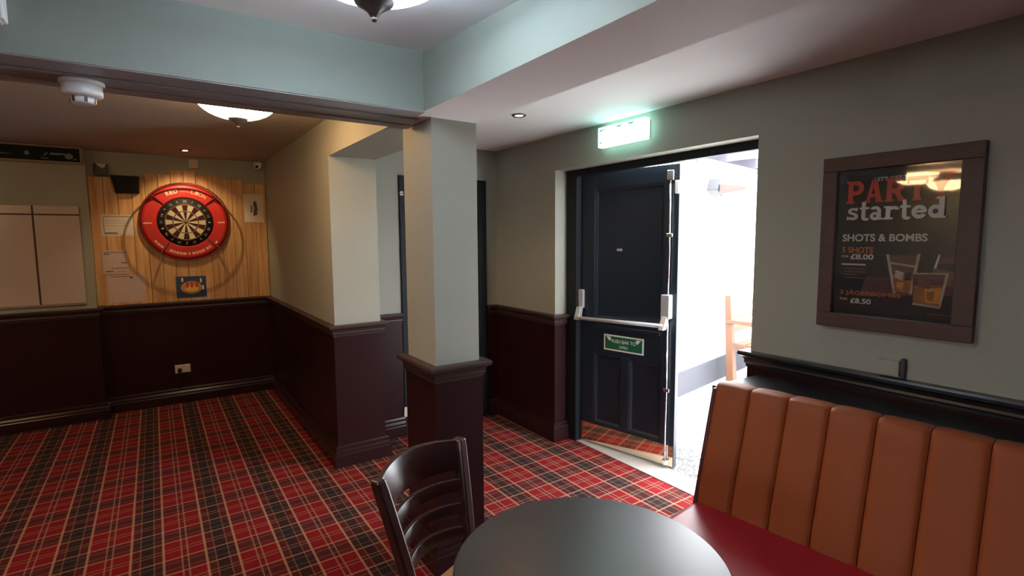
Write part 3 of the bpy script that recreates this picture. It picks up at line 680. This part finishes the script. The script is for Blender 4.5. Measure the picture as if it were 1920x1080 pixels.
# smoke detector on the beam
sd = empty('smoke_detector', (-.150, 2.10, ZS - .010), label='white round smoke detector under the green beam', cat='smoke detector')
MB().lathe([(.056, 0), (.057, -.010), (.053, -.013)], n=40).build('base', 'white_plastic', sd)
MB().lathe([(.050, -.013), (.051, -.042), (.046, -.047), (.030, -.049)], n=40).build('body', 'white_plastic', sd)
MB().lathe([(.031, -.049), (.030, -.066), (.026, -.068)], n=32).build('sensor_cap', 'white_plastic', sd)
for k in range(6):
    a = k * PI / 3 + .3
    MB().box(-.004, .004, .0285, .0325, -.066, -.050).build('vent_rib', 'dark_grey', sd).rotation_euler = (0, 0, a)
# white box at upper left
wbx = empty('wall_box', (-.50, YB, 2.036), WB, 'white box fitting on the green beam at the top left corner', 'box')
MB().box(0, .222, 0, .085, 0, .05).build('housing', 'white_plastic', wbx, .005); MB().box(.01, .212, -.004, .0, .006, .044).build('diffuser', 'white_plastic', wbx)

# ------------------------------------------------------------------ darts wall
WP = empty('pine_backboard', (-.41, YD, .926), label='stepped pine plank backboard behind the dartboard', cat='backboard')
tops = [(-.27, 2.000), (-.06, 2.004), (.0, 2.025), (.135, 2.045), (.378, 2.087), (.528, 2.055), (.734, 2.030), (.96, 2.002)]
NP = 14; pw = (QX0 - .004 + .41) / NP
for i in range(NP):
    xc = -.41 + (i + .5) * pw; zt = next(t for e, t in tops if xc < e) + random.uniform(-.002, .002)
    o = MB().box(-pw / 2 + .0012, pw / 2 - .0012, -.0185, -.0015, 0, zt - .926).build('plank', 'pine', WP, .003)
    o.location = ((i + .5) * pw, 0, 0)
YP = YD - .0185
DB = empty('dartboard', (.254, YP, 1.632), WB, 'dartboard with red foam surround on the pine planks', 'dartboard')
k_ = .935; RB = .211
def ring(r0, r1, z0, z1, a0, a1, n=8, mb=None, mats=None):
    b = mb or MB()
    for i in range(n):
        a, c2 = a0 + (a1 - a0) * i / n, a0 + (a1 - a0) * (i + 1) / n
        P4 = [(r0 * math.cos(a), r0 * math.sin(a)), (r1 * math.cos(a), r1 * math.sin(a)), (r1 * math.cos(c2), r1 * math.sin(c2)), (r0 * math.cos(c2), r0 * math.sin(c2))]
        b.prism(P4, z0, z1)
    return b
# surround: rounded foam quarters
brk = [math.radians(d) for d in (43, 137, 233, 317)]
for q in range(4):
    a0, a1 = brk[q], brk[(q + 1) % 4] + (2 * PI if q == 3 else 0)
    b = MB(); n = 22; prof = [(.214, 0), (.214, .036), (.220, .042), (.305, .042), (.326, .036), (.337, .020), (.340, 0)]
    g = .012
    for i in range(n + 1):
        a = a0 + g + (a1 - a0 - 2 * g) * i / n
        for r, z in prof: b.v.append((r * math.cos(a), r * math.sin(a), z))
    kk = len(prof)
    for i in range(n):
        for j in range(kk):
            b.cur = 1 if j in (4, 5) else 0
            b.face([i * kk + j, (i + 1) * kk + j, (i + 1) * kk + (j + 1) % kk, i * kk + (j + 1) % kk], j in (3, 4, 5))
    b.cur = 0; b.face(list(range(kk))); b.face([n * kk + j for j in reversed(range(kk))])
    b.build('surround_section', ['surround_red', 'surround_dark'], DB)
MB().lathe([(.338, 0), (.338, .004), (.0001, .004)], n=64).build('backing', 'surround_dark', DB)
MB().lathe([(.213, .004), (.213, .034), (.0001, .034)], n=64).build('board_body', 'number_ring', DB)
order = [20, 1, 18, 4, 13, 6, 10, 15, 2, 17, 3, 19, 7, 16, 8, 11, 14, 9, 12, 5]
for i, nmb in enumerate(order):
    ac = PI / 2 - i * PI / 10; a0, a1 = ac - PI / 20, ac + PI / 20; dark = i % 2 == 0
    b = MB()
    for r0, r1, mi in ((.0159, .099, 0), (.099, .107, 1), (.107, .162, 0), (.162, .170, 1)):
        b.cur = mi; ring(r0 * k_, r1 * k_, .034, .0365, a0, a1, 3, b)
    b.build('sector', ['sisal_dark' if dark else 'sisal_cream', 'sisal_red' if dark else 'sisal_green'], DB)
    rr = .192 * k_ + .004
    t = text('numeral', str(nmb), 'wire', DB, 0, 0, .0366, .030, None, None, .01, 'CENTER'); t.rotation_euler = (0, 0, ac - PI / 2)
    t.location = (rr * math.cos(ac) - .010 * math.cos(ac), rr * math.sin(ac) - .010 * math.sin(ac), .0366)
MB().lathe([(.0159 * k_, .034), (.0159 * k_, .0368), (.0001, .0368)], n=24).build('outer_bull', 'sisal_green', DB)
MB().lathe([(.007, .036), (.007, .0372), (.0001, .0372)], n=16).build('bullseye', 'sisal_red', DB)
b = MB()
for r in (.0159, .099, .107, .162, .170): b.tube([(r * k_ * math.cos(a * PI / 32), r * k_ * math.sin(a * PI / 32), .037) for a in range(64)], .0006, 5, True)
for i in range(20):
    a = PI / 20 + i * PI / 10; b.tube([(.0159 * k_ * math.cos(a), .0159 * k_ * math.sin(a), .037), (.172 * k_ * math.cos(a), .172 * k_ * math.sin(a), .037)], .0006, 5)
tag(b.build('spider_wire', 'wire', DB), kind=None)
# lettering on the surround
def arc_text(body, a_mid, r, h, mt, bottom=False, stepdeg=6.6):
    n = len(body)
    for i, ch in enumerate(body):
        if ch == ' ': continue
        a = math.radians(a_mid + (-(i - (n - 1) / 2) * stepdeg if not bottom else (i - (n - 1) / 2) * stepdeg))
        t = text('lettering', ch, mt, DB, 0, 0, .0425, 1, .028, h, .02)
        rz = a - PI / 2 if not bottom else a + PI / 2; t.rotation_euler = (0, 0, rz)
        t.location = (r * math.cos(a) - .014 * math.cos(rz), r * math.sin(a) - .014 * math.sin(rz), .0425)
arc_text('RED', 110, .258, .036, 'surround_print_pale'); arc_text('LION', 66, .258, .034, 'surround_print')
def dash(a0, a1, r0, r1, mt='surround_print'): ring(r0, r1, .0425, .0429, math.radians(a0), math.radians(a1), 5).build('print_mark', mt, DB)
for a0, a1 in ((80, 97),): dash(a0, a1, .266, .270); dash(a0 + 1, a1, .284, .287); 
for a0, a1 in ((241, 247), (248, 251), (252, 257), (258, 261), (262, 268), (271, 274), (277, 282), (283, 287), (288, 292), (293, 298), (301, 306), (307, 310)): dash(a0, a1, .268, .290)
for a0, a1 in ((214, 219), (220, 225), (226, 231)): dash(a0, a1, .276, .294)
dash(181, 183.5, .250, .312); dash(-1, 1.5, .246, .304); dash(320, 324, .282, .296, 'surround_print_pale')
# ring lamp frame standing off the surround on four arms
for a in brk:
    MB().tube([(.222 * math.cos(a), .222 * math.sin(a), .036), (.30 * math.cos(a), .30 * math.sin(a), .050), (.337 * math.cos(a), .337 * math.sin(a), .105)], [.009, .009, .008], 8).build('ring_arm', 'surround_dark', DB)
MB().tube([(.338 * math.cos(t * PI / 48), .338 * math.sin(t * PI / 48), .108) for t in range(96)], .0065, 8, True).build('ring_rail', 'surround_dark', DB)

# things pinned on the planks
def sheet(name, x0, x1, z0, z1, mt, label, cat, rotz=0.0, lines=(), off=0.0, group=None):
    o = empty(name, (x0, YP - .0006 - off, z0), WB, label, cat, group); o.rotation_euler = (PI / 2, -rotz, 0)
    b = MB().box(0, x1 - x0, 0, z1 - z0, 0, .0008).build('sheet', mt, o)
    if lines:
        b = MB()
        for u0, u1, v, h in lines: b.box(u0 * (x1 - x0), u1 * (x1 - x0), v * (z1 - z0), v * (z1 - z0) + h, .0008, .0010)
        b.build('printed_lines', 'paper_print', o)
    return o
sheet('paper_notice', -.345, -.128, 1.512, 1.690, 'paper', 'landscape certificate pinned left of the dartboard', 'paper', 0.0, [(.07, .93, .90, .006), (.07, .09, .08, .14), (.12, .9, .72, .002), (.12, .9, .60, .002), (.12, .9, .48, .002), (.1, .5, .10, .012), (.06, .95, .045, .002)])
sheet('paper_notice', -.358, -.182, 1.190, 1.392, 'paper_pink', 'pinkish notice with black headings below the certificate', 'paper', 0.0, [(.06, .95, .90, .006), (.08, .3, .82, .009), (.72, .95, .45, .010), (.35, .95, .24, .006), (.1, .4, .10, .010), (.55, .9, .10, .004)], .0015)
sheet('paper_notice', -.335, -.075, .945, 1.182, 'paper_pink', 'plain pale sheet at the lower left of the planks', 'paper', 0.0, [(.1, .6, .93, .006), (.60, .68, .86, .018)])
o = sheet('paper_notice', .728, .898, 1.640, 1.902, 'paper', 'white sheet with a dark figure right of the dartboard', 'paper', 0.0, [(.1, .9, .94, .002)])
MB().prism([(.078, .06), (.112, .07), (.118, .13), (.110, .19), (.096, .205), (.080, .18), (.086, .13)], .0009, .0012).build('printed_figure', 'dark_grey', o)
MB().prism([(.055, .09), (.072, .095), (.072, .165), (.058, .15)], .0009, .0012).build('printed_figure', 'paper_print', o)
cd = sheet('picture_card', .150, .384, .955, 1.148, 'card_blue', 'blue picture card with an orange emblem under the dartboard', 'card')
cx, cy = .117, .092
MB().prism([(cx + .082 * math.cos(t * PI / 12), cy + .058 * math.sin(t * PI / 12)) for t in range(24)], .0009, .0012).build('emblem', 'card_orange', cd)
MB().prism([(cx + .052 * math.cos(t * PI / 10), cy - .012 + .030 * math.sin(t * PI / 10)) for t in range(20)], .0012, .0014).build('emblem', 'card_yellow', cd)
for px in (-.045, -.01, .03): MB().prism([(cx + px, cy + .004), (cx + px + .022, cy - .004), (cx + px + .026, cy + .046), (cx + px + .006, cy + .052)], .0014, .0016).build('emblem', 'card_red', cd)
for px, py in ((.042, .165), (.185, .155), (.20, .09)): MB().box(px, px + .014, py - .02, py + .016, .0009, .0012).build('emblem', 'card_white', cd)
# speaker and fittings above planks
sp = empty('wall_speaker', (-.262, YP - .001, 1.868), WB, 'black wedge shaped speaker on the pine planks', 'speaker')
MB().hexa([(.030, .0, .0), (.196, .004, 0), (.200, .150, 0), (0, .150, 0), (.034, .002, .06), (.192, .006, .06), (.196, .140, .085), (.004, .144, .085)]).build('cabinet', 'black_plastic', sp, .006)
MB().hexa([(.050, .016, .060), (.176, .018, .060), (.180, .128, .082), (.034, .130, .082), (.050, .016, .064), (.176, .018, .064), (.180, .128, .086), (.034, .130, .086)]).build('grille', 'black_plastic', sp, .002)
ss = empty('bracket_box', (-.375, YD - .001, 2.005), WB, 'small dark bracket box with a pink tab beside the sign', 'bracket')
MB().box(.02, .105, .0, .10, 0, .05).build('box', 'dark_grey', ss, .005); MB().prism([(.028, .098), (.095, .098), (.085, .070), (.065, .060), (.045, .078)], .050, .054).build('tab', 'paper_pink', ss)
jb = empty('junction_box', (.305, YD - .001, 2.115), WB, 'small cream junction box above the dartboard', 'junction box')
MB().box(0, .075, 0, .075, 0, .025).build('box', 'cream_plastic', jb, .004); MB().box(.012, .063, .012, .063, .025, .028).build('lid', 'cream_plastic', jb, .003)
cc = empty('security_camera', (.855, YD - .001, 2.165), WB, 'white security camera in the corner above the planks', 'security camera')
MB().box(-.02, .045, .0, .044, 0, .02).build('mount', 'white_plastic', cc, .004); MB().lathe([(.036, 0), (.037, .03), (.030, .06), (.026, .075)], (.005, .0, .02), 24).build('housing', 'white_plastic', cc); MB().lathe([(.013, 0), (.011, .010), (.0001, .012)], (-.008, -.010, .094), 20).build('lens', 'black_plastic', cc)
sk2 = empty('double_socket', (.098, YD - .011, .275), WB, 'cream double socket with a dark plug on the dado below the darts', 'socket')
MB().box(0, .120, 0, .075, 0, .012).build('plate', 'cream_plastic', sk2, .003); MB().box(.02, .05, .012, .045, .012, .045).build('plug', 'black_plastic', sk2, .006)
for x in (.022, .085): MB().box(x, x + .014, .054, .066, .012, .015).build('rocker_switch', 'white_plastic', sk2, .001)
MB().tube([(.035, .012, .035), (.035, -.03, .03), (.033, -.10, .022), (.033, -.135, .03)], .004, 8).build('cable', 'black_plastic', sk2)
# plate near corridor floor and switch
s3 = empty('corridor_socket', (1.483, YR - .011, .075 + .06), WB, 'small cream socket low on the corridor dado left of the pillar', 'socket')
MB().box(0, .05, 0, .075, 0, .012).build('plate', 'cream_plastic', s3, .003); MB().box(.018, .03, .02, .05, .012, .016).build('rocker_switch', 'white_plastic', s3, .001)
s4 = empty('light_switch', (1.495, YR - .016, 1.785), WB, 'tiny white sensor beside the corridor door frame', 'sensor')
MB().box(0, .022, 0, .028, 0, .014).build('plate', 'white_plastic', s4, .002); MB().box(.006, .016, .008, .02, .014, .017).build('button', 'dark_grey', s4, .001)

# scoreboard
SB = empty('scoreboard', (-1.36, YS - .0015, .978), WB, 'wide white darts scoreboard with dark red dividing lines', 'scoreboard')
xs = [0, .305, .613, .890]
MB().box(0, .890, 0, .768, 0, .012).build('back_panel', 'divider_red', SB)
for i in range(3):
    for z0, z1 in ((.0, .694), (.705, .768)):
        MB().box(xs[i] + (.006 if i else 0), xs[i + 1] - (.006 if i < 2 else 0), z0, z1, .012, .018).build('board_panel', 'board_white', SB, .002)
MB().box(.0, .89, -.018, .0, 0, .022).build('pen_tray', 'sign_frame', SB, .002)
# framed sign above the scoreboard
SG = empty('framed_sign', (-1.36, YS, 2.086), WB, 'long black framed sign with pale markings under the ceiling', 'sign')
MB().box(0, .925, 0, .118, 0, .02).build('panel', 'sign_black', SG)
MB().box(0, .94, -.014, .004, 0, .03).build('frame_rail', 'sign_frame', SG, .002); MB().box(0, .94, .108, .121, 0, .03).build('frame_rail', 'sign_frame', SG, .002); MB().box(.925, .94, .004, .108, 0, .03).build('frame_stile', 'sign_frame', SG, .002)
SGm = lambda pts: MB().prism(pts, .0201, .0206).build('marking', 'sign_green_white', SG)
SGm([(.20, .052), (.48, .046), (.54, .042), (.48, .040), (.20, .036)]); SGm([(.613 + .016 * math.cos(t * PI / 8), .055 + .016 * math.sin(t * PI / 8)) for t in range(16)])
SGm([(.690, .020), (.735, .020), (.735, .026), (.690, .026)]); SGm([(.712, .040), (.735, .062), (.728, .068), (.704, .046)]); SGm([(.742, .052), (.80, .050), (.835, .058), (.835, .068), (.80, .066), (.75, .066)])
SGm([(.858 + .026 * math.cos(t * PI / 8), .046 + .022 * math.sin(t * PI / 8)) for t in range(16)]); SGm([(.885, .018), (.905, .022), (.903, .030), (.884, .026)])
